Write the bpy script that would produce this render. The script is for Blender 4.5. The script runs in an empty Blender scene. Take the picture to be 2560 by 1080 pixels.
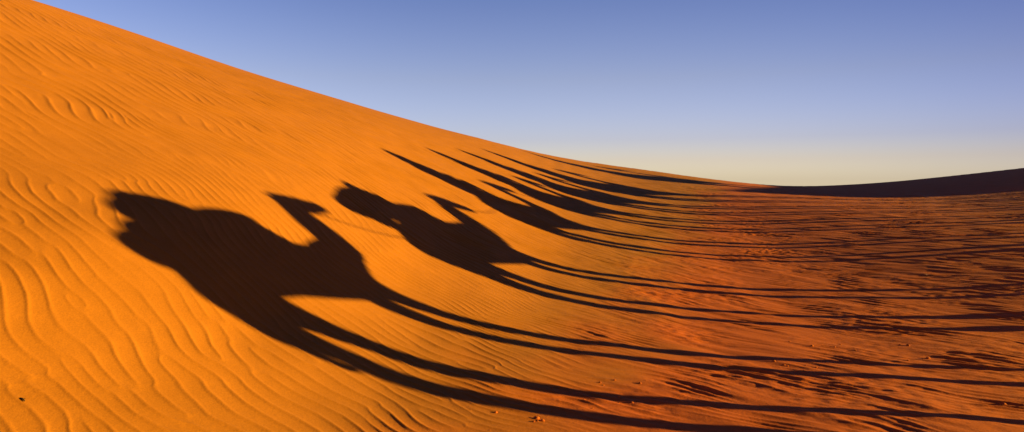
# Camel caravan shadows on a sand dune at low sun.  Metres; camera at the origin looking along +Y.
import bpy, bmesh, math, random
import numpy as np
from mathutils import Vector, Matrix

scene = bpy.context.scene
COL = scene.collection
rng = np.random.default_rng(11)

# ------------------------------------------------------------------ sun and camera numbers
EYE = 1.6                                # height of the lens above the valley floor
AZ = math.radians(4.0)                   # the sun stands to the right, a little behind the camera
SUN_TAN = 0.13
SUN_EL = math.atan(SUN_TAN)
CA, SA = math.cos(AZ), math.sin(AZ)
TERRAIN = np.array([
[10.29,8.37,6.72,5.31,4.10,3.09,2.27,1.63,1.13,0.74,0.45,0.24,0.11,0.05,0.03,0.03,0.03,0.03,0.04,0.04,0.05,0.05,0.05,0.05,0.05,0.04,0.01,-0.02,-0.06,-0.11,-0.14,-0.15,-0.12,-0.05,0.05,0.22,0.49,0.90,1.52,2.41,3.61,5.16,7.09,9.40],
[10.21,8.33,6.73,5.36,4.19,3.20,2.40,1.76,1.26,0.88,0.58,0.36,0.22,0.14,0.09,0.07,0.06,0.05,0.05,0.05,0.05,0.05,0.05,0.05,0.05,0.04,0.02,-0.02,-0.06,-0.11,-0.14,-0.15,-0.12,-0.05,0.06,0.23,0.51,0.91,1.53,2.40,3.58,5.09,6.97,9.21],
[10.13,8.30,6.74,5.41,4.27,3.31,2.53,1.90,1.40,1.01,0.71,0.49,0.33,0.22,0.16,0.12,0.09,0.07,0.06,0.06,0.06,0.06,0.06,0.05,0.05,0.04,0.02,-0.01,-0.05,-0.10,-0.14,-0.15,-0.12,-0.04,0.06,0.24,0.52,0.93,1.53,2.39,3.54,5.02,6.85,9.03],
[10.05,8.27,6.75,5.46,4.36,3.43,2.66,2.03,1.53,1.14,0.84,0.61,0.44,0.31,0.22,0.16,0.12,0.09,0.08,0.07,0.06,0.06,0.06,0.06,0.05,0.04,0.02,-0.01,-0.05,-0.10,-0.14,-0.16,-0.12,-0.04,0.07,0.26,0.53,0.94,1.54,2.38,3.51,4.95,6.73,8.85],
[9.97,8.24,6.76,5.51,4.45,3.54,2.79,2.17,1.66,1.27,0.98,0.74,0.55,0.40,0.29,0.21,0.15,0.12,0.09,0.08,0.07,0.06,0.06,0.06,0.05,0.04,0.03,-0.00,-0.05,-0.10,-0.14,-0.16,-0.12,-0.03,0.08,0.27,0.54,0.95,1.54,2.37,3.47,4.88,6.61,8.67],
[9.89,8.21,6.77,5.56,4.53,3.65,2.92,2.30,1.80,1.40,1.11,0.87,0.66,0.49,0.35,0.25,0.18,0.14,0.11,0.09,0.08,0.07,0.06,0.06,0.05,0.04,0.03,0.00,-0.04,-0.10,-0.14,-0.16,-0.12,-0.03,0.09,0.28,0.56,0.96,1.55,2.36,3.44,4.81,6.49,8.49],
[9.80,8.17,6.78,5.61,4.62,3.77,3.05,2.43,1.93,1.53,1.24,0.99,0.78,0.58,0.42,0.30,0.21,0.16,0.12,0.10,0.09,0.07,0.06,0.06,0.05,0.05,0.03,0.01,-0.04,-0.09,-0.14,-0.16,-0.12,-0.03,0.10,0.29,0.57,0.97,1.55,2.35,3.40,4.74,6.37,8.31],
[9.72,8.14,6.79,5.66,4.70,3.88,3.18,2.57,2.06,1.67,1.37,1.12,0.90,0.67,0.48,0.34,0.24,0.18,0.14,0.11,0.09,0.08,0.07,0.06,0.05,0.05,0.03,0.01,-0.04,-0.09,-0.13,-0.15,-0.12,-0.02,0.11,0.30,0.58,0.99,1.56,2.34,3.37,4.67,6.25,8.12],
[9.64,8.11,6.81,5.70,4.79,4.00,3.31,2.70,2.19,1.80,1.49,1.25,1.02,0.76,0.54,0.38,0.27,0.20,0.16,0.13,0.10,0.08,0.07,0.06,0.05,0.05,0.03,0.01,-0.03,-0.09,-0.13,-0.15,-0.11,-0.01,0.12,0.32,0.60,1.00,1.57,2.33,3.34,4.60,6.13,7.94],
[9.56,8.08,6.82,5.75,4.87,4.11,3.44,2.83,2.33,1.93,1.62,1.37,1.14,0.85,0.60,0.42,0.30,0.23,0.18,0.15,0.11,0.09,0.07,0.06,0.05,0.04,0.03,0.01,-0.03,-0.08,-0.12,-0.14,-0.10,0.00,0.14,0.34,0.62,1.02,1.58,2.33,3.30,4.53,6.01,7.76],
[9.48,8.05,6.83,5.80,4.95,4.23,3.57,2.97,2.46,2.05,1.74,1.49,1.25,0.94,0.65,0.47,0.33,0.25,0.20,0.16,0.13,0.10,0.08,0.06,0.05,0.04,0.03,0.01,-0.03,-0.07,-0.11,-0.13,-0.08,0.02,0.17,0.36,0.64,1.04,1.58,2.32,3.27,4.46,5.89,7.57],
[9.40,8.02,6.84,5.84,5.03,4.35,3.70,3.10,2.59,2.18,1.86,1.60,1.34,1.02,0.71,0.51,0.37,0.28,0.23,0.18,0.14,0.11,0.09,0.07,0.05,0.04,0.03,0.01,-0.03,-0.06,-0.10,-0.11,-0.06,0.05,0.20,0.39,0.66,1.06,1.59,2.31,3.24,4.39,5.77,7.39],
[9.32,7.98,6.85,5.89,5.11,4.47,3.83,3.22,2.72,2.31,1.98,1.71,1.43,1.10,0.79,0.56,0.41,0.32,0.25,0.20,0.16,0.13,0.10,0.07,0.05,0.03,0.02,0.00,-0.03,-0.05,-0.08,-0.08,-0.03,0.08,0.24,0.43,0.69,1.08,1.60,2.30,3.20,4.32,5.65,7.20],
[9.24,7.95,6.86,5.93,5.18,4.59,3.95,3.35,2.85,2.44,2.10,1.81,1.52,1.19,0.88,0.63,0.48,0.37,0.29,0.23,0.18,0.15,0.11,0.08,0.05,0.03,0.02,-0.00,-0.02,-0.03,-0.06,-0.05,0.02,0.13,0.28,0.47,0.73,1.10,1.62,2.30,3.17,4.24,5.52,7.02],
[9.16,7.92,6.87,5.97,5.26,4.71,4.07,3.47,2.97,2.56,2.22,1.92,1.61,1.28,0.99,0.74,0.57,0.45,0.35,0.27,0.22,0.18,0.14,0.11,0.07,0.05,0.03,0.00,-0.01,-0.00,-0.02,0.00,0.07,0.19,0.33,0.52,0.77,1.13,1.63,2.29,3.14,4.17,5.40,6.83],
[9.08,7.89,6.88,6.02,5.33,4.83,4.19,3.60,3.10,2.69,2.34,2.02,1.71,1.39,1.12,0.87,0.69,0.55,0.43,0.34,0.28,0.23,0.19,0.16,0.11,0.08,0.06,0.03,0.03,0.03,0.03,0.07,0.14,0.25,0.40,0.57,0.81,1.16,1.64,2.29,3.10,4.10,5.28,6.64],
[8.99,7.86,6.89,6.06,5.40,4.94,4.30,3.71,3.23,2.82,2.47,2.14,1.82,1.52,1.26,1.02,0.83,0.68,0.54,0.44,0.37,0.31,0.27,0.23,0.19,0.15,0.12,0.09,0.09,0.09,0.10,0.15,0.22,0.33,0.46,0.63,0.86,1.20,1.66,2.28,3.07,4.03,5.15,6.45],
[8.91,7.82,6.89,6.11,5.47,5.04,4.40,3.83,3.36,2.96,2.60,2.27,1.95,1.67,1.42,1.19,1.00,0.83,0.69,0.58,0.49,0.43,0.38,0.34,0.29,0.25,0.21,0.18,0.17,0.17,0.19,0.24,0.32,0.42,0.54,0.70,0.91,1.23,1.68,2.28,3.04,3.96,5.03,6.26],
[8.83,7.79,6.90,6.15,5.54,5.13,4.49,3.95,3.49,3.10,2.74,2.41,2.10,1.83,1.59,1.38,1.19,1.02,0.88,0.76,0.66,0.59,0.53,0.48,0.43,0.38,0.34,0.30,0.29,0.28,0.31,0.37,0.44,0.53,0.63,0.77,0.97,1.28,1.70,2.28,3.01,3.88,4.90,6.07],
[8.74,7.76,6.91,6.20,5.61,5.19,4.58,4.06,3.62,3.24,2.89,2.57,2.27,2.02,1.79,1.59,1.40,1.24,1.10,0.98,0.87,0.79,0.72,0.66,0.61,0.55,0.50,0.47,0.45,0.43,0.46,0.51,0.58,0.65,0.73,0.85,1.04,1.32,1.73,2.28,2.98,3.81,4.77,5.87],
[8.66,7.72,6.92,6.24,5.68,5.23,4.66,4.18,3.76,3.39,3.06,2.74,2.46,2.22,2.01,1.82,1.65,1.49,1.35,1.23,1.12,1.03,0.95,0.89,0.82,0.76,0.71,0.67,0.64,0.62,0.64,0.68,0.73,0.78,0.84,0.93,1.11,1.37,1.75,2.28,2.95,3.74,4.64,5.67],
[8.58,7.68,6.92,6.28,5.74,5.26,4.74,4.30,3.90,3.55,3.23,2.94,2.68,2.45,2.26,2.08,1.92,1.77,1.64,1.52,1.41,1.32,1.23,1.15,1.08,1.02,0.96,0.91,0.87,0.85,0.85,0.88,0.91,0.94,0.96,1.03,1.18,1.42,1.78,2.29,2.92,3.66,4.51,5.48],
[8.49,7.65,6.92,6.31,5.79,5.31,4.83,4.42,4.05,3.72,3.42,3.16,2.92,2.71,2.53,2.36,2.21,2.07,1.95,1.83,1.73,1.64,1.55,1.47,1.39,1.32,1.25,1.19,1.14,1.11,1.10,1.10,1.11,1.10,1.10,1.13,1.25,1.48,1.81,2.29,2.89,3.58,4.37,5.28],
[8.41,7.61,6.92,6.34,5.83,5.36,4.93,4.55,4.20,3.90,3.63,3.40,3.19,2.99,2.82,2.67,2.52,2.39,2.28,2.17,2.08,1.99,1.90,1.82,1.73,1.66,1.58,1.51,1.45,1.40,1.37,1.35,1.32,1.28,1.24,1.24,1.33,1.53,1.85,2.30,2.86,3.50,4.23,5.07],
[8.32,7.56,6.92,6.36,5.87,5.43,5.03,4.68,4.36,4.09,3.85,3.65,3.47,3.29,3.13,2.98,2.85,2.73,2.63,2.53,2.45,2.36,2.28,2.19,2.11,2.03,1.95,1.87,1.80,1.74,1.68,1.62,1.55,1.47,1.39,1.36,1.42,1.59,1.89,2.31,2.83,3.42,4.09,4.87],
[8.23,7.52,6.91,6.38,5.92,5.50,5.14,4.82,4.53,4.29,4.08,3.90,3.74,3.58,3.44,3.30,3.19,3.08,2.99,2.90,2.82,2.74,2.66,2.58,2.50,2.42,2.34,2.26,2.17,2.09,1.99,1.90,1.79,1.67,1.56,1.49,1.51,1.66,1.93,2.32,2.80,3.34,3.95,4.67],
[8.15,7.47,6.90,6.40,5.96,5.58,5.25,4.96,4.71,4.49,4.30,4.14,4.00,3.87,3.74,3.63,3.53,3.44,3.35,3.27,3.20,3.13,3.05,2.97,2.90,2.82,2.73,2.64,2.55,2.44,2.32,2.18,2.04,1.89,1.74,1.63,1.62,1.74,1.97,2.32,2.76,3.25,3.81,4.46],
[8.06,7.43,6.89,6.42,6.01,5.67,5.37,5.11,4.89,4.70,4.53,4.39,4.26,4.15,4.05,3.95,3.87,3.79,3.71,3.64,3.58,3.51,3.44,3.36,3.29,3.20,3.11,3.01,2.90,2.77,2.63,2.47,2.29,2.11,1.94,1.80,1.76,1.83,2.01,2.32,2.72,3.15,3.66,4.26],
[7.97,7.38,6.87,6.44,6.07,5.75,5.48,5.26,5.07,4.90,4.76,4.64,4.53,4.44,4.35,4.28,4.21,4.14,4.08,4.01,3.95,3.89,3.82,3.75,3.67,3.58,3.49,3.37,3.25,3.10,2.93,2.75,2.55,2.34,2.15,2.00,1.92,1.94,2.07,2.31,2.65,3.04,3.51,4.05],
[7.88,7.33,6.85,6.45,6.12,5.84,5.60,5.41,5.24,5.11,4.99,4.89,4.80,4.73,4.66,4.60,4.54,4.49,4.44,4.38,4.33,4.27,4.21,4.14,4.05,3.96,3.86,3.73,3.59,3.42,3.23,3.02,2.80,2.58,2.37,2.20,2.08,2.05,2.13,2.31,2.58,2.94,3.35,3.84]])
P0, P1, Q0, Q1 = -3.093102, 3.689504, 0.182322, 3.871201
CREST = np.array([[-11.03,12.70], [-10.43,14.41], [-10.20,12.20], [-9.69,15.72], [-8.88,17.39], [-7.95,18.87], [-6.99,20.50], [-5.82,22.18], [-4.41,23.99], [-2.75,25.83], [-0.86,28.90], [0.37,30.34], [1.97,31.90], [3.05,32.52], [4.03,32.92], [5.13,33.30], [6.25,33.67], [7.72,33.84], [9.69,34.17], [11.92,35.28], [14.37,36.02], [18.65,36.93], [24.44,37.67]])

# ------------------------------------------------------------------ terrain
# s runs towards the sun (to the right), v across it (into the distance)
def to_sv(x, y):
    return x*CA - y*SA, x*SA + y*CA

def to_xy(s, v):
    return s*CA + v*SA, -s*SA + v*CA

def cubic(t):
    t2 = t*t; t3 = t2*t
    return (-.5*t3 + t2 - .5*t, 1.5*t3 - 2.5*t2 + 1, -1.5*t3 + 2*t2 + .5*t, .5*t3 - .5*t2)

def bicubic(G, a, b):
    nq, npp = G.shape
    i = np.clip(np.floor(a).astype(np.int64), 0, npp-2); j = np.clip(np.floor(b).astype(np.int64), 0, nq-2)
    wa = cubic(a-i); wb = cubic(b-j)
    out = np.zeros_like(a)
    for m in range(4):
        jj = np.clip(j+m-1, 0, nq-1)
        r = np.zeros_like(a)
        for n in range(4):
            ii = np.clip(i+n-1, 0, npp-1)
            r += wa[n]*G[jj, ii]
        out += wb[m]*r
    return out

def smooth01(t):
    t = np.clip(t, 0, 1)
    return t*t*(3-2*t)

def table(s, v):
    nq, npp = TERRAIN.shape
    s0 = np.clip(.66*v + 2.5, 8, 25)                     # out of the view the plain levels off, so the low sun reaches the valley
    s = np.where(s > s0, s0 + 3*np.tanh((s-s0)/3), s)
    a = np.clip((np.arcsinh(s/2)-P0)/(P1-P0), 0, 1)*(npp-1)
    b = np.clip((np.log(np.maximum(v, 1.2))-Q0)/(Q1-Q0), 0, 1)*(nq-1)
    return bicubic(TERRAIN, a, b)

_cs = np.linspace(-60, 60, 1201)
_cv = np.interp(_cs, CREST[:, 0], CREST[:, 1])
_m0 = (CREST[2, 1]-CREST[0, 1])/(CREST[2, 0]-CREST[0, 0])
_cv = np.where(_cs < CREST[0, 0], CREST[0, 1] + _m0*(_cs-CREST[0, 0]), _cv)
_cv = np.where(_cs > CREST[-1, 0], CREST[-1, 1] - .05*(_cs-CREST[-1, 0]), _cv)
_k = np.exp(-np.linspace(-2.5, 2.5, 31)**2); _k /= _k.sum()
_cv = np.convolve(np.pad(_cv, 15, mode='reflect', reflect_type='odd'), _k, mode='valid')
_cm = np.gradient(_cv, _cs)

class Noise:                              # smooth periodic noise by filtered white noise
    def __init__(self, n, size, lo, hi, seed, aniso=None):
        r = np.random.default_rng(seed)
        k = np.fft.fftfreq(n, size/n)
        kx, ky = np.meshgrid(k, k)
        if aniso:
            ang, st = aniso
            c, s_ = math.cos(ang), math.sin(ang)
            kx, ky = (c*kx+s_*ky)*st, (-s_*kx+c*ky)
        kk = np.hypot(kx, ky)
        F = np.exp(-((np.log(np.maximum(kk, 1e-9)) - math.log(math.sqrt(1/lo/hi)))/(.5*abs(math.log(hi/lo))+.15))**2)
        F[0, 0] = 0
        g = np.fft.ifft2(np.fft.fft2(r.standard_normal((n, n)))*F).real
        self.g = (g/g.std()).astype(np.float32); self.n = n; self.size = size
    def __call__(self, x, y):
        return sample(self.g, x, y, self.size)

def sample(g, x, y, size):
    n = g.shape[0]
    a = x/size*n; b = y/size*n
    i = np.floor(a).astype(np.int64); j = np.floor(b).astype(np.int64)
    fa = (a-i).astype(np.float32); fb = (b-j).astype(np.float32)
    i %= n; j %= n; i1 = (i+1) % n; j1 = (j+1) % n
    return (g[j, i]*(1-fa)+g[j, i1]*fa)*(1-fb) + (g[j1, i]*(1-fa)+g[j1, i1]*fa)*fb

def ripple_field(n, size, lam, deg, spread, band, seed):
    """complex field whose phase is a ripple train with natural joins and ends"""
    r = np.random.default_rng(seed)
    k = np.fft.fftfreq(n, size/n)
    kx, ky = np.meshgrid(k, k)
    kk = np.hypot(kx, ky); th = np.arctan2(ky, kx)
    t0 = math.radians(deg+90)
    dth = np.angle(np.exp(1j*(th-t0)))
    F = np.exp(-((kk*lam-1)/band)**2 - (dth/math.radians(spread))**2)
    f = np.fft.ifft2(np.fft.fft2(r.standard_normal((n, n)))*F)
    return (f/np.sqrt((abs(f)**2).mean())).astype(np.complex64)

def base_height(x, y):
    s, v = to_sv(x, y)
    z = table(s, v)
    # high dune to the right of the view: its long shadow covers the far end of the valley
    top = 4.8 + .2*np.sin(v*.35)
    rise = smooth01((s-24.8)/7.5)*smooth01((v-22.4)/1.6)*(1-smooth01((s-36)/14)*.6)
    z = z + np.maximum(top-z, 0)*rise
    # beyond the crest the slip face falls away
    sc = np.clip(s, -59, 59)
    cv = np.interp(sc, _cs, _cv); cm = np.interp(sc, _cs, _cm)
    hyp = np.sqrt(1+cm*cm)
    d = (v-cv)/hyp
    s2 = np.clip(s + d*cm/hyp, -40, 40)
    zc = table(s2, np.interp(s2, _cs, _cv))
    far = -2.2 + .9*np.sin(x*.045+1)*np.sin(y*.04) + .5*np.sin(x*.013+y*.019)
    lee = np.maximum(zc - .5*d, far) + .35*np.exp(-((zc-.5*d-far)/.8)**2)
    w = smooth01(d/.25)
    z = np.where(d > 0, (z*(1-w)+np.minimum(lee, z+50)*w), z)
    # the near plain behind and beside the viewer levels out with distance
    r = np.hypot(x, y)
    flat = smooth01((r-60)/60)
    return z*(1-flat) + far*flat

N_F, S_F = 3072, 61.44
print('ripple fields')
RIP = [ripple_field(N_F, S_F, .2, -23, 8, .15, 1),       # middle and upper dune
       ripple_field(N_F, S_F, .105, -27, 12, .16, 2),    # foot of the dune near the viewer
       ripple_field(N_F, S_F, .24, -36, 9, .2, 3),     # valley floor
       ripple_field(N_F, S_F, .24, -52, 8, .17, 4)]
FINE_D = ripple_field(N_F, S_F, .12, -18, 8, .16, 6)
FINE = ripple_field(N_F, S_F, .11, -34, 9, .25, 5)      # valley floor at the right
W1 = Noise(512, 61.44, 1.6, 4, 21); W2 = Noise(512, 61.44, .8, 2.4, 22)
M1 = Noise(512, 61.44, 1.2, 4, 23); M2 = Noise(512, 61.44, .8, 2.5, 24)
B1 = Noise(1536, 61.44, .25, .8, 25, (math.radians(-42), 3.5))
R1 = Noise(3072, 61.44, .06, .25, 26, (math.radians(-20), 2.2))

def relief(x, y, z):
    """wind ripples and trampled ground on top of the big shapes"""
    s, v = to_sv(x, y)
    r = np.hypot(x, y)
    floor = smooth01((s+1.1 - .04*v)/2.0)                      # 0 on the dune, 1 on the valley floor
    right = smooth01((s-2.2-.12*v)/3.0)
    low = smooth01((9.2 - v + .75*(s+2.5) + .5*M1(x, y))/2.8)*(1-floor)
    w = [ (1-floor)*(1-low), low, floor*(1-right), floor*right ]
    wx = x + .07*W1(x, y); wy = y + .035*W2(x, y) + .03*W1(x+7, y+3)
    f = 0
    for k in range(4):
        fk = sample(RIP[k], wx, wy, S_F)
        f = f + fk*w[k].astype(np.float32)
    ph = np.angle(f); mag = np.abs(f)
    env = 1.15*mag/(mag+.22)*(1-floor) + floor*np.clip(mag*1.3, 0, 1.25)
    # rounded troughs, crest pulled to one side
    sk = .45+.4*floor
    p = ph + sk*np.sin(ph+.5*floor)
    prof = (np.cos(p) + .3*np.cos(2*p) + .1*np.cos(3*p))*.5
    m1 = M1(x, y); m2 = M2(x, y)
    sc = np.clip(s, -59, 59)
    d = (np.interp(sc, _cs, _cv) - v)/np.sqrt(1+np.interp(sc, _cs, _cm)**2)
    crest_fade = smooth01((d-.8)/2.6)
    patch_d = np.clip(.9+.2*m1, .5, 1.4)
    patch_f = np.clip(.55+.45*m1+.25*m2, .1, 1.35)
    amp = (1-floor)*((.0165-.0105*smooth01((s+5.2)/2.5))*(1-low)+.0088*low)*patch_d + floor*((1-right)*.0058+right*.0095)*patch_f
    fade = 1-.85*smooth01((r-14)/18)
    h = prof*env*amp*fade*(crest_fade*(1-floor)+floor)
    ff = sample(FINE, wx, wy, S_F)
    h = h + np.abs(ff)*np.cos(np.angle(ff)+.6*np.sin(np.angle(ff)))*(.003+.0008*right)*floor*np.clip(.7+.6*m2, 0, 1.6)*(1-smooth01((r-18)/14))
    fd = sample(FINE_D, wx, wy, S_F); md = np.abs(fd); pd = np.angle(fd)
    h = h + md/(md+.25)*np.cos(pd+.5*np.sin(pd))*.0068*(1-floor)*(1-low)*smooth01((s+5.2)/2.5)*fade*np.clip(1-.4*m2, .2, 1.5)
    h = h + B1(x, y)*.0034*floor*(1-smooth01((r-30)/15))
    # hoof-churned track along the valley
    trk = np.exp(-((s-2.1-.115*v)/1.1)**2)*smooth01((v-9)/4) + .8*smooth01((v-19)/4)*smooth01((s-6)/4)
    h = h + R1(x, y)*.003*np.clip(trk, 0, 1)*np.clip(.6+.6*m2, 0, 1.5)*(1-smooth01((r-32)/8))
    h = h + R1(x*.8+5, y*.8)*.0017*floor*np.clip(.7+.5*m1, .1, 1.6)*(1-smooth01((r-9)/8))
    return h

def ground_height(x, y):
    xa = np.atleast_1d(np.asarray(x, float)); ya = np.atleast_1d(np.asarray(y, float))
    z = base_height(xa, ya)
    z = z + relief(xa, ya, z)
    return float(z[0]) if np.ndim(x) == 0 else z

def ang_steps():
    a = [np.linspace(-44, 46, 1500)]
    out = []
    t, st = 46.06, .08
    while t < 180:
        out.append(t); t += st; st = min(st*1.12, 2.5)
    left = []
    t, st = -44.06, .08
    while t > -178:
        left.append(t); t -= st; st = min(st*1.12, 2.5)
    return np.radians(np.concatenate([np.array(left[::-1]), a[0], np.array(out)]))

def build_ground():
    th = ang_steps()
    r = [np.geomspace(.4, 1.6, 40)[:-1], np.geomspace(1.6, 42, 1500)]
    rr = 42.0; st = .25; more = []
    while rr < 2500:
        rr += st; st *= 1.09; more.append(rr)
    r = np.concatenate(r+[np.array(more)])
    R, A = np.meshgrid(r, th, indexing='ij')
    x = (R*np.sin(A)).ravel(); y = (R*np.cos(A)).ravel()
    z = np.empty_like(x)
    for c in range(0, len(x), 400000):
        sl = slice(c, c+400000)
        zb = base_height(x[sl], y[sl])
        z[sl] = zb + relief(x[sl], y[sl], zb)
    nr, na = R.shape
    co = np.empty((nr*na+1, 3), np.float32)
    co[:-1, 0] = x; co[:-1, 1] = y; co[:-1, 2] = z
    co[-1] = (0, 0, ground_height(0., 0.))
    idx = np.arange(nr*na).reshape(nr, na)
    nxt = np.roll(idx, -1, axis=1)
    q = np.stack([idx[:-1], idx[1:], nxt[1:], nxt[:-1]], -1).reshape(-1, 4)
    tri = np.stack([np.full(na, nr*na), idx[0], nxt[0]], -1)
    loops = np.concatenate([q.ravel(), tri.ravel()]).astype(np.int32)
    starts = np.concatenate([np.arange(len(q))*4, len(q)*4 + np.arange(len(tri))*3]).astype(np.int32)
    me = bpy.data.meshes.new('sand_ground')
    me.vertices.add(len(co)); me.vertices.foreach_set('co', co.ravel())
    me.loops.add(len(loops)); me.loops.foreach_set('vertex_index', loops)
    me.polygons.add(len(starts)); me.polygons.foreach_set('loop_start', starts)
    me.update(calc_edges=True)
    me.polygons.foreach_set('use_smooth', np.ones(len(starts), bool))
    s, v = to_sv(x, y)
    coarse = smooth01((s + 2.3 - .28*v + .2*M1(x, y) + .08*M2(x, y))/1.9).astype(np.float32)
    at = me.attributes.new('coarse_sand', 'FLOAT', 'POINT')
    at.data.foreach_set('value', np.append(coarse, np.float32(0)))
    o = bpy.data.objects.new('sand_ground', me)
    COL.objects.link(o)
    o['kind'] = 'structure'
    return o

# ------------------------------------------------------------------ materials
def new_mat(name):
    m = bpy.data.materials.new(name); m.use_nodes = True
    nt = m.node_tree
    return m, nt, nt.nodes['Principled BSDF']

def sand_material():
    m, nt, b = new_mat('sand')
    N, Lk = nt.nodes, nt.links
    geo = N.new('ShaderNodeNewGeometry')
    def noise(scale, detail, rough=.6):
        n = N.new('ShaderNodeTexNoise'); n.inputs['Scale'].default_value = scale
        n.inputs['Detail'].default_value = detail; n.inputs['Roughness'].default_value = rough
        Lk.new(geo.outputs['Position'], n.inputs['Vector']); return n
    grain = noise(120, 3, .75); mott = noise(2.6, 5, .6); lump = noise(38, 4, .65)
    r = N.new('ShaderNodeValToRGB')
    r.color_ramp.elements[0].position = .3; r.color_ramp.elements[0].color = SAND_A
    r.color_ramp.elements[1].position = .7; r.color_ramp.elements[1].color = SAND_B
    Lk.new(mott.outputs['Fac'], r.inputs['Fac'])
    rc = N.new('ShaderNodeValToRGB')
    rc.color_ramp.elements[0].position = .3; rc.color_ramp.elements[0].color = COARSE_A
    rc.color_ramp.elements[1].position = .7; rc.color_ramp.elements[1].color = COARSE_B
    Lk.new(mott.outputs['Fac'], rc.inputs['Fac'])
    at = N.new('ShaderNodeAttribute'); at.attribute_name = 'coarse_sand'
    kind = N.new('ShaderNodeMix'); kind.data_type = 'RGBA'
    Lk.new(at.outputs['Fac'], kind.inputs['Factor']); Lk.new(r.outputs['Color'], kind.inputs['A']); Lk.new(rc.outputs['Color'], kind.inputs['B'])
    mx = N.new('ShaderNodeMix'); mx.data_type = 'RGBA'; mx.blend_type = 'MULTIPLY'
    mx.inputs['Factor'].default_value = 1
    r2 = N.new('ShaderNodeValToRGB')
    r2.color_ramp.elements[0].position = .25; r2.color_ramp.elements[0].color = (.78, .78, .78, 1)
    r2.color_ramp.elements[1].position = .75; r2.color_ramp.elements[1].color = (1.12, 1.12, 1.12, 1)
    Lk.new(grain.outputs['Fac'], r2.inputs['Fac'])
    Lk.new(kind.outputs['Result'], mx.inputs['A']); Lk.new(r2.outputs['Color'], mx.inputs['B'])
    Lk.new(mx.outputs['Result'], b.inputs['Base Color'])
    b.inputs['Roughness'].default_value = .9
    b.inputs['Specular IOR Level'].default_value = .15
    b1 = N.new('ShaderNodeBump'); b1.inputs['Strength'].default_value = .35; b1.inputs['Distance'].default_value = .006
    b2 = N.new('ShaderNodeBump'); b2.inputs['Strength'].default_value = .3; b2.inputs['Distance'].default_value = .003
    Lk.new(lump.outputs['Fac'], b1.inputs['Height']); Lk.new(grain.outputs['Fac'], b2.inputs['Height'])
    Lk.new(b1.outputs['Normal'], b2.inputs['Normal']); Lk.new(b2.outputs['Normal'], b.inputs['Normal'])
    return m

SAND_A = (.275, .086, .0075, 1); SAND_B = (.325, .102, .010, 1)      # blown dune sand
COARSE_A = (.37, .068, .009, 1); COARSE_B = (.44, .083, .012, 1)  # redder coarse grains on the valley floor
print('ground')
ground = build_ground()
ground.data.materials.append(sand_material())

# ------------------------------------------------------------------ mesh helpers
def ring_loft(bm, rings):
    """closed loft through rings of equal length (lists of 3-tuples)"""
    vs = [[bm.verts.new(p) for p in r] for r in rings]
    n = len(rings[0])
    for a, b in zip(vs, vs[1:]):
        for i in range(n):
            bm.faces.new((a[i], a[(i+1) % n], b[(i+1) % n], b[i]))
    bm.faces.new(vs[0][::-1]); bm.faces.new(vs[-1])

def ball(bm, c, r, sub=2):
    r = (r, r, r) if not hasattr(r, '__len__') else r
    bmesh.ops.create_icosphere(bm, subdivisions=sub, radius=1, matrix=Matrix.Translation(c) @ Matrix.Diagonal((*r, 1)))

def limb(bm, pts, seg=14, ends=True):
    """tapered tube through (x, y, z, r) points"""
    P = [Vector(p[:3]) for p in pts]
    rings = []
    for i, p in enumerate(P):
        t = (P[min(i+1, len(P)-1)]-P[max(i-1, 0)]).normalized()
        ref = Vector((1, 0, 0)) if abs(t.x) < .9 else Vector((0, 1, 0))
        u = (ref - t*ref.dot(t)).normalized(); w = t.cross(u)
        rings.append([p + (u*math.cos(a)+w*math.sin(a))*pts[i][3] for a in [2*math.pi*k/seg for k in range(seg)]])
    ring_loft(bm, rings)
    if ends:
        ball(bm, P[0], pts[0][3]); ball(bm, P[-1], pts[-1][3])

def trunk_loft(bm, st, seg=22):
    """stations (y, top, bottom, halfwidth)"""
    rings = []
    for y, t, b, w in st:
        c = (t+b)/2; h = (t-b)/2
        rings.append([(w*math.cos(a), y, c+h*math.sin(a)) for a in [2*math.pi*k/seg for k in range(seg)]])
    ring_loft(bm, rings)

def finish(name, bm, mat, parent=None, smooth=True):
    bmesh.ops.recalc_face_normals(bm, faces=bm.faces)
    me = bpy.data.meshes.new(name); bm.to_mesh(me); bm.free()
    if smooth: me.polygons.foreach_set('use_smooth', np.ones(len(me.polygons), bool))
    me.materials.append(mat)
    o = bpy.data.objects.new(name, me); COL.objects.link(o)
    if parent: o.parent = parent
    return o

def fuse(name, bm, mat, parent=None, voxel=.025, smooth=4):
    """one continuous skin from overlapping volumes"""
    o = finish('tmp', bm, mat)
    r = o.modifiers.new('r', 'REMESH'); r.mode = 'VOXEL'; r.voxel_size = voxel; r.use_smooth_shade = True
    s = o.modifiers.new('s', 'SMOOTH'); s.factor = .5; s.iterations = smooth
    dg = bpy.context.evaluated_depsgraph_get()
    me = bpy.data.meshes.new_from_object(o.evaluated_get(dg), depsgraph=dg)
    bpy.data.objects.remove(o)
    me.name = name
    if not me.materials: me.materials.append(mat)
    o = bpy.data.objects.new(name, me); COL.objects.link(o)
    if parent: o.parent = parent
    return o

def thing(name, label, cat, loc, rz=0, group=None):
    o = bpy.data.objects.new(name, None); COL.objects.link(o)
    o.location = loc; o.rotation_euler = (0, 0, rz); o.empty_display_size = .3
    o['label'] = label; o['category'] = cat
    if group: o['group'] = group
    return o

def tag(o, label, cat, group=None):
    o['label'] = label; o['category'] = cat
    if group: o['group'] = group
    return o

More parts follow.
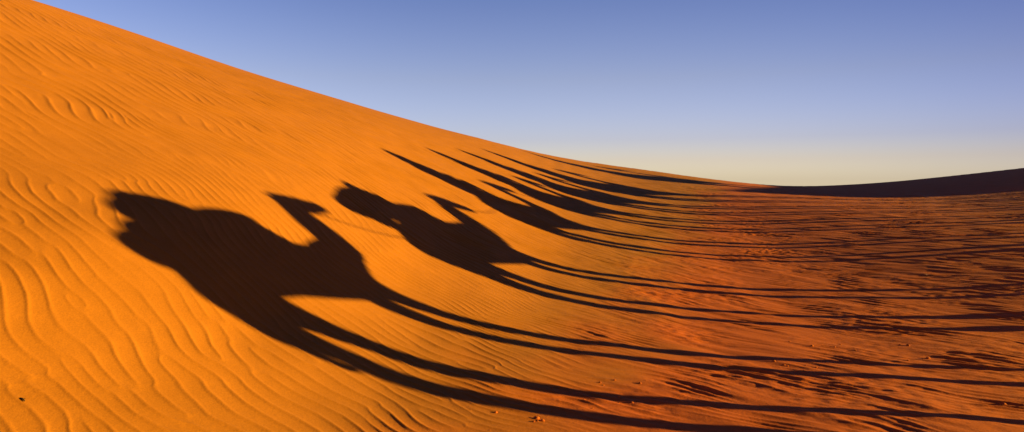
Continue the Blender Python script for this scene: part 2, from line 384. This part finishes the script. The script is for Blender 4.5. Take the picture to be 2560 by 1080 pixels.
def fuzz_material(name, c1, c2, scale, bump=.01, rough=.9):
    m, nt, b = new_mat(name)
    tc = nt.nodes.new('ShaderNodeTexCoord')
    n = nt.nodes.new('ShaderNodeTexNoise'); n.inputs['Scale'].default_value = scale; n.inputs['Detail'].default_value = 5
    r = nt.nodes.new('ShaderNodeValToRGB')
    r.color_ramp.elements[0].position = .35; r.color_ramp.elements[0].color = (*c1, 1)
    r.color_ramp.elements[1].position = .65; r.color_ramp.elements[1].color = (*c2, 1)
    bp = nt.nodes.new('ShaderNodeBump'); bp.inputs['Distance'].default_value = bump; bp.inputs['Strength'].default_value = .6
    nt.links.new(tc.outputs['Object'], n.inputs['Vector']); nt.links.new(n.outputs['Fac'], r.inputs['Fac'])
    nt.links.new(r.outputs['Color'], b.inputs['Base Color']); nt.links.new(n.outputs['Fac'], bp.inputs['Height'])
    nt.links.new(bp.outputs['Normal'], b.inputs['Normal']); b.inputs['Roughness'].default_value = rough
    b.inputs['Specular IOR Level'].default_value = .2
    return m

HIDE = fuzz_material('camel_hide', (.22, .12, .06), (.34, .2, .1), 14)
HIDE2 = fuzz_material('pale_camel_hide', (.36, .25, .15), (.48, .35, .22), 14)
WOOL = fuzz_material('striped_wool', (.18, .03, .02), (.30, .07, .03), 9, .006)
LEATHER = fuzz_material('saddle_leather', (.06, .03, .015), (.12, .06, .03), 30, .003, .6)
ROBE = fuzz_material('blue_robe', (.03, .06, .16), (.05, .09, .22), 6, .008)
ROBE2 = fuzz_material('pale_robe', (.45, .4, .32), (.55, .5, .42), 6, .008)
SKIN = fuzz_material('skin', (.16, .07, .035), (.2, .09, .05), 20, .001, .55)
TURBAN = fuzz_material('turban_cloth', (.5, .45, .36), (.62, .57, .48), 25, .006)
SACK = fuzz_material('sack_cloth', (.2, .15, .09), (.3, .23, .14), 40, .004)
ROPE = fuzz_material('rope', (.14, .1, .06), (.2, .15, .09), 80, .002)
EYE_M = fuzz_material('eye_dark', (.01, .008, .006), (.015, .01, .008), 5, .0001, .15)
TWIG = fuzz_material('dry_wood', (.02, .012, .008), (.04, .022, .012), 30, .001)

# ------------------------------------------------------------------ camels
def camel_leg(bm, side, hip, foot, hind):
    x = .15*side
    hy, hz, hr = hip
    hy += (foot-hy)*.3
    if hind:
        kn = (hy+.10+(foot-hy)*.25, hz*.70); hk = (hy-.045+(foot-hy)*.62, hz*.40)
        limb(bm, [(x*.7, hy, hz, hr), (x, kn[0], kn[1], hr*.52), (x, (kn[0]+hk[0])/2-.01, (kn[1]+hk[1])/2, .105), (x, hk[0], hk[1], .082),
                  (x, hk[0]*.5+foot*.5-.01, hz*.22, .064), (x, foot-.04, .14, .066), (x, foot, .06, .08)])
    else:
        kn = (hy+.03+(foot-hy)*.55, hz*.42)
        limb(bm, [(x*.8, hy, hz, hr), (x, hy+(foot-hy)*.2-.02, hz*.76, hr*.58), (x, kn[0]-.005, kn[1]+.16, .085), (x, kn[0], kn[1], .085),
                  (x, kn[0]*.5+foot*.5, hz*.22, .064), (x, foot-.03, .14, .066), (x, foot, .06, .08)])
    ball(bm, (x, foot+.035, .045), (.1, .14, .05))

def make_camel(spec, mat, loc, rz, label):
    t = thing('camel', label, 'camel', loc, rz, 'camels of the caravan')
    t.scale = (spec.get('size', 1),)*3
    bm = bmesh.new()
    trunk_loft(bm, spec['trunk'])
    limb(bm, [(0, *p) for p in spec['neck']])
    hy, hz = spec['head']; dz = spec.get('nod', -.05)
    limb(bm, [(0, hy-.02, hz, .125), (0, hy+.14, hz+.01, .125), (0, hy+.3, hz+dz*.4, .105), (0, hy+.46, hz+dz, .086), (0, hy+.55, hz+dz*1.3, .076)])
    ball(bm, (0, hy+.5, hz+dz*1.3-.045), (.05, .09, .035))
    for s in (-1, 1):
        ball(bm, (s*.085, hy-.06, hz+.1), (.025, .045, .07))
        ball(bm, (s*.075, hy+.16, hz+.07), (.035, .06, .035))
    for s, f in zip((1, -1), spec['hind_feet']): camel_leg(bm, s, spec['hip'], f, True)
    for s, f in zip((1, -1), spec['fore_feet']): camel_leg(bm, s, spec['shoulder'], f, False)
    ry, rz_, _ = spec['hip']
    limb(bm, [(0, ry-.24, rz_+.1, .05), (0, ry-.3, rz_-.15, .035), (0, ry-.28, rz_-.42, .035), (0, ry-.27, rz_-.58, .05)])
    body = fuse('body', bm, mat, t, .024, 5)
    for s in (-1, 1):
        b = bmesh.new(); ball(b, (s*.115, hy+.17, hz+.045), .02)
        finish('eye', b, EYE_M, body)
    # saddle: blanket over the back, wooden seat frame, girth strap
    yb, zb, wb, ln = spec['saddle']
    b = bmesh.new(); rings = []
    for k in range(9):
        y = yb-ln/2+ln*k/8
        # follow the trunk stations
        ys = [q[0] for q in spec['trunk']]
        top = float(np.interp(y, ys, [q[1] for q in spec['trunk']])); bot = float(np.interp(y, ys, [q[2] for q in spec['trunk']]))
        w = float(np.interp(y, ys, [q[3] for q in spec['trunk']]))
        c = (top+bot)/2; h = (top-bot)/2
        out = []
        for j in range(15):
            a = math.radians(-5+190*j/14)
            out.append(((w+.03)*math.cos(a), y, c+(h+.03)*math.sin(a)))
        for j in range(14, -1, -1):
            a = math.radians(-5+190*j/14)
            out.append(((w-.02)*math.cos(a), y, c+(h-.02)*math.sin(a)))
        rings.append(out)
    ring_loft(b, rings)
    blanket = finish('saddle_blanket', b, WOOL, t)
    b = bmesh.new()
    for e in (-1, 1):
        y = yb+e*ln*.36
        pts = []
        for j in range(9):
            a = math.radians(20+140*j/8)
            pts.append(((.24)*math.cos(a), y+.03*e*math.sin(a), zb-.12+.26*math.sin(a), .028))
        limb(b, pts, 8)
    for s in (-1, 1):
        limb(b, [(s*.2, yb-ln*.42, zb-.02, .025), (s*.2, yb+ln*.42, zb-.02, .025)], 8)
    finish('saddle_frame', b, LEATHER, t)
    b = bmesh.new()
    for fr, rr in ((.02, .137), (.32, .112)):
        cy = hy+fr; cz = hz+dz*fr
        pts = [(rr*math.cos(a), cy+.02*math.sin(a), cz+rr*math.sin(a), .009) for a in [2*math.pi*k/16 for k in range(17)]]
        limb(b, pts, 6, False)
    limb(b, [(.13, hy+.02, hz-.02, .008), (.108, hy+.32, hz+dz*.3-.01, .008)], 6); limb(b, [(-.13, hy+.02, hz-.02, .008), (-.108, hy+.32, hz+dz*.3-.01, .008)], 6)
    finish('halter', b, LEATHER, t)
    return t

# ------------------------------------------------------------------ riders
def hand(bm, w, d, up, side):
    """small hand at the wrist w pointing along d, fingers curled towards -up"""
    d = d.normalized(); up = (up-d*up.dot(d)).normalized(); lat = d.cross(up)*side
    pc = w + d*.045
    for o in (-.024, -.008, .008, .024):
        limb(bm, [(*(w + lat*o*.7), .017), (*(w + d*.085 + lat*o), .015)], 8)
        L = .075 - abs(o-.004)*.6
        b = w + d*.085 + lat*o*1.15
        m1 = b + d*L*.5 - up*.008; m2 = m1 + d*L*.2 - up*L*.35; m3 = m2 - d*L*.15 - up*L*.3
        limb(bm, [(*b, .0105), (*m1, .0095), (*m2, .009), (*m3, .008)], 8)
    tb = w + d*.03 - lat*.03
    limb(bm, [(*tb, .014), (*(tb - lat*.025 + d*.03 - up*.012), .011), (*(tb - lat*.012 + d*.055 - up*.03), .009)], 8)

def make_rider(spec, loc, rz, label, robe, parent_scale=1):
    t = thing('person', label, 'person', loc, rz, 'riders of the caravan')
    hp, sh, hd = Vector((0, *spec['hips'])), Vector((0, *spec['chest'])), Vector((0, *spec['head']))
    bm = bmesh.new()
    mid = hp.lerp(sh, .5)
    limb(bm, [(*hp, .15), (*mid, .145), (*sh, .15), (*(sh+(hd-sh)*.35), .07)], 18)
    for s in (-1, 1):
        S = sh + Vector((s*.19, 0, -.01)); E_ = sh + Vector((s*.27, .12, -.25)); Wr = Vector((s*.12, *spec['hands']))
        limb(bm, [(*(sh+Vector((s*.08, 0, .02))), .085), (*S, .072), (*S.lerp(E_, .5), .058), (*E_, .047), (*E_.lerp(Wr, .5), .042), (*Wr, .027)])
        hand(bm, Wr, Wr-E_, Vector((0, 0, 1)), s)
        H0 = hp + Vector((s*.09, .02, -.02)); K = Vector((s*.36, *spec['knee'])); F0 = K + Vector((-s*.02, spec.get('shin', -.08), -.42))
        limb(bm, [(*H0, .11), (*H0.lerp(K, .5), .09), (*K, .066), (*K.lerp(F0, .4), .062), (*F0, .038)])
        limb(bm, [(*F0, .04), (*(F0+Vector((0, .1, -.06))), .036), (*(F0+Vector((0, .2, -.075))), .026)])
    # head with face
    limb(bm, [(*(sh+(hd-sh)*.3), .058), (*(hd-Vector((0, 0, .06))), .056)])
    ball(bm, hd, (.078, .095, .115), 3)
    ball(bm, hd+Vector((0, .035, -.07)), (.052, .055, .05))
    ball(bm, hd+Vector((0, .1, -.02)), (.015, .022, .026))
    ball(bm, hd+Vector((0, .087, -.062)), (.028, .014, .01))
    for s in (-1, 1):
        ball(bm, hd+Vector((s*.08, -.005, -.01)), (.012, .024, .034))
        ball(bm, hd+Vector((s*.032, .084, .022)), (.022, .014, .008))
    body = fuse('body', bm, SKIN, t, .0105, 3)
    for s in (-1, 1):
        b = bmesh.new(); ball(b, hd+Vector((s*.032, .083, .008)), .012)
        finish('eye', b, EYE_M, body)
    # turban of wound turns
    b = bmesh.new()
    for k in range(4):
        zz = hd.z+.055+.025*k; rr = .098-.012*k
        pts = [(rr*.92*math.cos(a), hd.y-.005+rr*1.08*math.sin(a), zz+.012*math.sin(a*1+k*1.7), .026) for a in [2*math.pi*j/20 for j in range(21)]]
        limb(b, pts, 8, False)
    ball(b, (0, hd.y-.005, hd.z+.1), (.085, .095, .06))
    limb(b, [(0, hd.y-.1, hd.z+.04, .035), (.02, hd.y-.13, hd.z-.08, .04), (.02, hd.y-.12, hd.z-.2, .03)])
    fuse('turban', b, TURBAN, t, .014, 3)
    # loose robe
    b = bmesh.new()
    limb(b, [(*(hp-Vector((0, .0, .05))), .23), (*mid, .2), (*(sh-Vector((0, 0, .03))), .19), (*(sh+(hd-sh)*.2), .1)], 18)
    for s in (-1, 1):
        S = sh + Vector((s*.19, 0, -.01)); E_ = sh + Vector((s*.27, .12, -.25)); Wr = Vector((s*.12, *spec['hands']))
        limb(b, [(*(sh+Vector((s*.08, 0, 0))), .12), (*S, .1), (*E_, .09), (*E_.lerp(Wr, .75), .085)])
        K = Vector((s*.36, *spec['knee'])); F0 = K + Vector((-s*.02, spec.get('shin', -.08), -.42))
        limb(b, [(*(hp+Vector((s*.09, .02, -.02))), .17), (*K, .11), (*K.lerp(F0, .8), .1)])
    for c, r in spec.get('folds', []):
        ball(b, (0, *c), r, 3)
    fuse('robe', b, robe, t, .022, 5)
    return t

def make_bundle(parts, loc, rz, label):
    b = bmesh.new()
    for c, r in parts: ball(b, c, r, 3)
    o = fuse('bundle', b, SACK, None, .022, 3)
    o.location = loc; o.rotation_euler = (0, 0, rz)
    tag(o, label, 'bundle', 'bundles tied behind the riders')
    bb = bmesh.new()
    for c, r in parts[:2]:
        for e in (-.4, .4):
            k = math.sqrt(1-e*e)
            pts = [(c[0]+(r[0]*k+.008)*math.cos(a) if r[0] < r[1] else c[0]+r[0]*e, c[1]+r[1]*e if r[0] < r[1] else c[1]+(r[1]*k+.008)*math.cos(a), c[2]+(r[2]*k+.008)*math.sin(a), .012) for a in [2*math.pi*j/24 for j in range(25)]]
            limb(bb, pts, 6, False)
    finish('tie_rope', bb, ROPE, o)
    return o

TRUNK = [(-1.08, 1.80, 1.62, .05), (-1.0, 1.92, 1.5, .17), (-.8, 2.0, 1.4, .25), (-.5, 2.06, 1.32, .31), (-.25, 2.2, 1.3, .34), (0, 2.3, 1.27, .35), (.25, 2.2, 1.24, .34),
         (.5, 2.05, 1.2, .31), (.75, 1.95, 1.2, .27), (1.0, 1.88, 1.28, .21), (1.2, 1.8, 1.42, .12)]
def trunk(shift_top=0, shift_bot=0, hump=1.0):
    out = []
    for y, t_, b_, w in TRUNK:
        bump = math.exp(-(y/.33)**2)*.28
        out.append((y, t_+shift_top+(hump-1)*bump, b_+shift_bot, w))
    return out

CAMELS = [
 dict(at=(5.44, 1.45), k=.6, size=1.045, mat=HIDE, robe=ROBE2,
      camel=dict(trunk=[(-1.14, 1.9, 1.74, .05), (-1.06, 2.02, 1.6, .17), (-.85, 2.08, 1.55, .26), (-.5, 2.12, 1.68, .31), (-.2, 2.2, 1.66, .33), (.1, 2.24, 1.6, .33), (.4, 2.14, 1.55, .31),
                        (.65, 2.1, 1.5, .28), (.9, 2.07, 1.62, .22), (1.15, 2.08, 1.78, .15)],
                 neck=[(.85, 1.96, .16), (1.14, 1.98, .18), (1.29, 2.06, .205), (1.4, 2.26, .21), (1.5, 2.46, .165)], head=(1.52, 2.53), nod=-.02,
                 hip=(-.86, 1.78, .2), shoulder=(.66, 1.7, .16), hind_feet=(-1.08, -.62), fore_feet=(.64, 1.02), saddle=(-.1, 2.2, .3, .8)),
      rider=dict(hips=(-.45, 2.18), chest=(-.4, 2.4), head=(-.4, 2.47), hands=(.3, 2.3), knee=(.25, 2.2), shin=.15, folds=[((.12, 2.34), (.27, .42, .13)), ((-.3, 2.46), (.24, .24, .13)), ((-.47, 2.42), (.26, .25, .16)), ((-.36, 2.5), (.2, .22, .12))]),
      bundle=[((0, -.92, 2.13), (.34, .2, .17)), ((0, -.72, 2.22), (.3, .22, .16))]),
 dict(at=(8.99, 1.15), k=.6, size=1.1, mat=HIDE2, robe=ROBE,
      camel=dict(trunk=[(-1.02, 1.72, 1.5, .05), (-.94, 1.82, 1.34, .17), (-.72, 1.9, 1.28, .26), (-.4, 1.96, 1.3, .31), (0, 2.06, 1.27, .33), (.3, 2.03, 1.24, .33), (.55, 1.93, 1.22, .3),
                        (.8, 1.9, 1.26, .26), (1.05, 1.88, 1.42, .2), (1.25, 1.84, 1.52, .13)],
                 neck=[(.95, 1.7, .2), (1.22, 1.7, .2), (1.46, 1.84, .2), (1.64, 2.04, .195), (1.76, 2.18, .15)], head=(1.8, 2.25), nod=-.1,
                 hip=(-.76, 1.55, .25), shoulder=(.72, 1.5, .18), hind_feet=(-1.02, -.6), fore_feet=(.64, 1.02), saddle=(.05, 2.02, .3, .8)),
      rider=dict(hips=(-.25, 2.0), chest=(-.3, 2.2), head=(-.2, 2.34), hands=(.4, 2.1), knee=(.35, 2.02), shin=.1, folds=[((.25, 2.05), (.26, .4, .14)), ((-.3, 2.2), (.3, .44, .23)), ((-.62, 2.15), (.28, .4, .22))]),
      bundle=[((0, -.88, 2.14), (.34, .28, .17)), ((0, -.6, 2.2), (.32, .3, .19)), ((0, -.83, 1.98), (.3, .14, .16))]),
]
UPRIGHT = dict(
      camel=dict(trunk=[(q[0]*(.82 if q[0] < 0 else 1), *q[1:]) for q in trunk(-.08, -.04)], neck=[(.9, 1.58, .23), (1.2, 1.62, .17), (1.48, 1.76, .165), (1.6, 2.0, .15), (1.62, 2.2, .13)], head=(1.62, 2.28), nod=-.06,
                 hip=(-.6, 1.55, .22), shoulder=(.75, 1.5, .2), hind_feet=(-.78, -.55), fore_feet=(.6, .86), saddle=(-.1, 2.16, .3, .85)),
      rider=dict(hips=(-.35, 2.2), chest=(-.42, 2.58), head=(-.45, 2.8), hands=(.2, 2.42), knee=(.2, 2.22), shin=-.02, folds=[((-.1, 2.2), (.3, .36, .2)), ((-.32, 2.5), (.27, .34, .24)), ((-.38, 2.76), (.2, .2, .13))]))
for at, k, mt, rb, size in [((13.03, 1.2), .75, HIDE, ROBE, 1.11), ((16.04, 1.75), 1.1, HIDE2, ROBE2, 1.16), ((18.6, 1.75), 1.05, HIDE, ROBE, 1.18),
                            ((21.4, 1.5), .7, HIDE2, ROBE, 1.21), ((27.4, 7.0), .6, HIDE, ROBE2, 1.3)]:
    CAMELS.append(dict(at=at, k=k, mat=mt, robe=rb, size=size, **UPRIGHT))

CAMEL_LABELS = [
 'brown camel at the tail of the caravan, head high, carrying a hunched rider',
 'pale camel second from the tail of the caravan with low stretched neck',
 'brown camel third from the tail of the caravan, walking upright behind a pale one',
 'pale camel in the middle of the caravan, angled towards the low sun',
 'brown camel just ahead of the middle of the caravan, angled towards the sun',
 'pale camel second from the front of the caravan on rising sand',
 'brown camel leading the caravan at the foot of the dark dune']
RIDER_LABELS = [
 'person in pale robe hunched on the rearmost brown camel holding the saddle',
 'person in blue robe slouched on the pale camel next to the rearmost one',
 'person in blue robe sitting upright on the third camel from the tail',
 'person in pale robe sitting upright on the middle camel of the caravan',
 'person in blue robe sitting upright just ahead of the middle camel',
 'person in blue robe sitting upright on the second camel from the front',
 'person in pale robe riding the leading camel by the dark dune']

def copy_tree(o, parent=None):
    c = o.copy(); COL.objects.link(c); c.parent = parent
    for ch in o.children: copy_tree(ch, c)
    return c

print('caravan')
heads, tails = [], []
proto_c = proto_r = None
for i, C in enumerate(CAMELS):
    v0, c0 = C['at']; k = C['k']
    s0 = .65*v0 + c0
    x, y = to_xy(s0, v0)
    hyp = math.hypot(k, 1)
    fx, fy = to_xy(k/hyp, 1/hyp)
    rz = math.atan2(-fx, fy)
    loc = (x, y, float(base_height(np.array([x]), np.array([y]))[0]) - .015)
    if i < 3:
        c = make_camel(C['camel'], C['mat'], loc, rz, CAMEL_LABELS[i])
        r = make_rider(C['rider'], loc, rz, RIDER_LABELS[i], C['robe'])
        c.scale = r.scale = (C['size'],)*3
        if i == 2: proto_c, proto_r = c, r
    else:
        c = copy_tree(proto_c); r = copy_tree(proto_r)
        for o, lb in ((c, CAMEL_LABELS[i]), (r, RIDER_LABELS[i])):
            o.location = loc; o.rotation_euler = (0, 0, rz); o.scale = (C['size'],)*3; o['label'] = lb
        if C['mat'] is not HIDE:
            for ch in c.children:
                if ch.name.startswith('body'): ch.data = ch.data.copy(); ch.data.materials[0] = C['mat']
        if C['robe'] is not ROBE:
            for ch in r.children:
                if ch.name.startswith('robe'): ch.data = ch.data.copy(); ch.data.materials[0] = C['robe']
    if 'bundle' in C:
        bo = make_bundle(C['bundle'], loc, rz, 'tan sack bundle tied behind the ' + ('hunched rider on the rearmost camel' if i == 0 else 'slouched rider on the second camel from the tail')); bo.scale = (C['size'],)*3
    M = Matrix.Translation(loc) @ Matrix.Rotation(rz, 4, 'Z') @ Matrix.Diagonal((C.get('size', 1),)*3).to_4x4()
    hy, hz = C['camel']['head']
    heads.append(M @ Vector((0, hy+.36, hz-.12))); tails.append(M @ Vector((0, C['camel']['trunk'][0][0]+.04, C['camel']['trunk'][0][1]-.02)))

ROPE_OF = ['rearmost camel to the pale camel ahead of it', 'second camel from the tail to the third', 'third camel from the tail to the middle camel',
           'middle camel to the brown camel ahead of it', 'brown camel past the middle to the pale one ahead', 'second camel from the front to the leading camel']
for i in range(6):
    a, b = heads[i], tails[i+1]
    n = 24; sag = .06*(b-a).length
    pts = [(*(a.lerp(b, t) - Vector((0, 0, 4*sag*t*(1-t)))), .009) for t in [j/n for j in range(n+1)]]
    bm = bmesh.new(); limb(bm, pts, 6, False)
    tag(finish('lead_rope', bm, ROPE), 'slack lead rope from the ' + ROPE_OF[i], 'rope', 'lead ropes of the caravan')

# ------------------------------------------------------------------ small things lying on the sand
def lie(x, y, up=0):
    return (x, y, ground_height(x, y)+up)

bm = bmesh.new()
limb(bm, [(-.016, 0, .004, .0022), (-.006, .002, .006, .0034), (.005, 0, .006, .0036), (.017, -.003, .004, .002)], 8)
limb(bm, [(.002, 0, .006, .002), (.008, .007, .009, .0012)], 6)
tw = finish('twig', bm, TWIG); tw.location = lie(-2.212, 3.070, -.001); tw.rotation_euler = (0, math.radians(18), math.radians(-14))
tag(tw, 'tiny dark twig lying alone on the bright sand near the left edge', 'twig')

CLOD = fuzz_material('sand_clod', (.30, .06, .012), (.42, .09, .016), 120, .002)
rr = random.Random(5)
def clod_mesh(k):
    bm = bmesh.new(); bmesh.ops.create_icosphere(bm, subdivisions=3, radius=1)
    from mathutils import noise
    for w in bm.verts:
        n = noise.noise(w.co*1.6+Vector((k*7, 0, 0)))*.35 + noise.noise(w.co*4+Vector((0, k*5, 0)))*.16
        w.co *= 1+n
        w.co.z *= .7
    me = bpy.data.meshes.new('sand_clod'); bm.to_mesh(me); bm.free()
    me.polygons.foreach_set('use_smooth', np.ones(len(me.polygons), bool)); me.materials.append(CLOD)
    return me
CM = [clod_mesh(k) for k in range(4)]
CLODS = [(.155, 4.26, .02), (.19, 4.235, .012), (.135, 4.21, .008), (.665, 5.14, .01), (-.101, 4.29, .012), (2.358, 6.12, .014),
         (2.412, 6.03, .012), (.979, 5.2, .013), (.836, 4.74, .011), (2.996, 6.79, .015), (3.958, 6.47, .02), (4.036, 6.93, .018), (.498, 4.7, .01), (3.683, 5.09, .015)]
for _ in range(26):
    a = rr.uniform(0, 5); b = rr.choice([q for q in CLODS[:16] if q[0] > 0])
    CLODS.append((b[0]+rr.gauss(0, .22), b[1]+rr.gauss(0, .16), rr.uniform(.004, .011)))
for k, (x, y, r) in enumerate(CLODS):
    o = bpy.data.objects.new('sand_clod', CM[k % 4]); COL.objects.link(o)
    o.location = lie(x, y, r*.25); o.scale = (r, r*rr.uniform(.7, 1), r*rr.uniform(.7, 1)); o.rotation_euler = (0, 0, rr.uniform(0, 6.3))
    if k == 0: tag(o, 'largest crumbly sand clod lying near the bottom edge below the lowest leg shadow', 'clod', 'sand clods scattered on the valley floor')
    else: tag(o, 'small crumbly reddish sand clod lying loose on the rippled valley floor', 'clod', 'sand clods scattered on the valley floor')

SKY_H = [(0, (2.360, 2.769, 4.725)), (.012, (1.851, 2.106, 3.719)), (.04, (1.593, 1.551, 2.614)), (.07, (1.333, 1.252, 2.257)), (.157, (1.210, 1.026, 1.580)), (.256, (0.882, 0.800, 1.364)), (.38, (0.374, 0.605, 1.190)), (.55, (0.148, 0.283, 0.731)), (1, (0.116, 0.243, 0.659))]
SKY_A = [(0, (1, 1, 1)), (.2, (.93, .93, .95)), (.4, (.72, .75, .82)), (.6, (.43, .47, .6)), (.8, (.3, .3, .4)), (1, (.2, .2, .25))]

# ------------------------------------------------------------------ sky, sun, camera
world = bpy.data.worlds.new('World'); scene.world = world
world.use_nodes = True
nt = world.node_tree
sky = nt.nodes.new('ShaderNodeTexSky'); sky.sky_type = 'NISHITA'
sky.sun_disc = False
sky.sun_elevation = SUN_EL
sun_dir = Vector((CA*math.cos(SUN_EL), -SA*math.cos(SUN_EL), math.sin(SUN_EL)))   # towards the sun
sky.sun_rotation = math.atan2(sun_dir.x, sun_dir.y)
sky.altitude = 300; sky.air_density = 1.2; sky.dust_density = 1.0; sky.ozone_density = 2.0
# grade of the clear evening sky: by height above the horizon and by angle from the sun
tc = nt.nodes.new('ShaderNodeTexCoord')
sep = nt.nodes.new('ShaderNodeSeparateXYZ'); nt.links.new(tc.outputs['Generated'], sep.inputs['Vector'])
def ramp(fac, els, mode='LINEAR'):
    r = nt.nodes.new('ShaderNodeValToRGB'); cr = r.color_ramp; cr.interpolation = mode
    while len(cr.elements) > 1: cr.elements.remove(cr.elements[-1])
    for k, (p, c) in enumerate(els):
        e = cr.elements[0] if k == 0 else cr.elements.new(p)
        e.position = p; e.color = (*[q/6 for q in c], 1)
    nt.links.new(fac, r.inputs['Fac'])
    m = nt.nodes.new('ShaderNodeVectorMath'); m.operation = 'SCALE'; m.inputs['Scale'].default_value = 6
    nt.links.new(r.outputs['Color'], m.inputs[0]); return m.outputs['Vector']
hgt = ramp(sep.outputs['Z'], SKY_H)
dot = nt.nodes.new('ShaderNodeVectorMath'); dot.operation = 'DOT_PRODUCT'
nt.links.new(tc.outputs['Generated'], dot.inputs[0]); dot.inputs[1].default_value = sun_dir
azr = ramp(dot.outputs['Value'], SKY_A, 'B_SPLINE')
m1 = nt.nodes.new('ShaderNodeVectorMath'); m1.operation = 'MULTIPLY'
m2 = nt.nodes.new('ShaderNodeVectorMath'); m2.operation = 'MULTIPLY'
nt.links.new(sky.outputs['Color'], m1.inputs[0]); nt.links.new(hgt, m1.inputs[1])
nt.links.new(m1.outputs['Vector'], m2.inputs[0]); nt.links.new(azr, m2.inputs[1])
bg = nt.nodes['Background']
nt.links.new(m2.outputs['Vector'], bg.inputs['Color'])
bg.inputs['Strength'].default_value = .053

sl = bpy.data.lights.new('sun', 'SUN'); sl.energy = 5.0; sl.angle = math.radians(.53); sl.color = (1, .75, .1)
so = bpy.data.objects.new('sun', sl); COL.objects.link(so)
so.rotation_euler = (-sun_dir).to_track_quat('-Z', 'Y').to_euler()
so.location = (30, -10, 20)

cam = bpy.data.cameras.new('camera'); co = bpy.data.objects.new('camera', cam); COL.objects.link(co)
co.location = (0, 0, EYE); co.rotation_euler = (math.radians(90), 0, 0)
cam.sensor_width = 36; cam.lens = 36*1700/2560; cam.shift_y = -70/2560
cam.clip_start = .05; cam.clip_end = 5000
scene.camera = co

scene.view_settings.view_transform = 'Standard'; scene.view_settings.look = 'None'
scene.view_settings.exposure = 1.75; scene.view_settings.gamma = 1
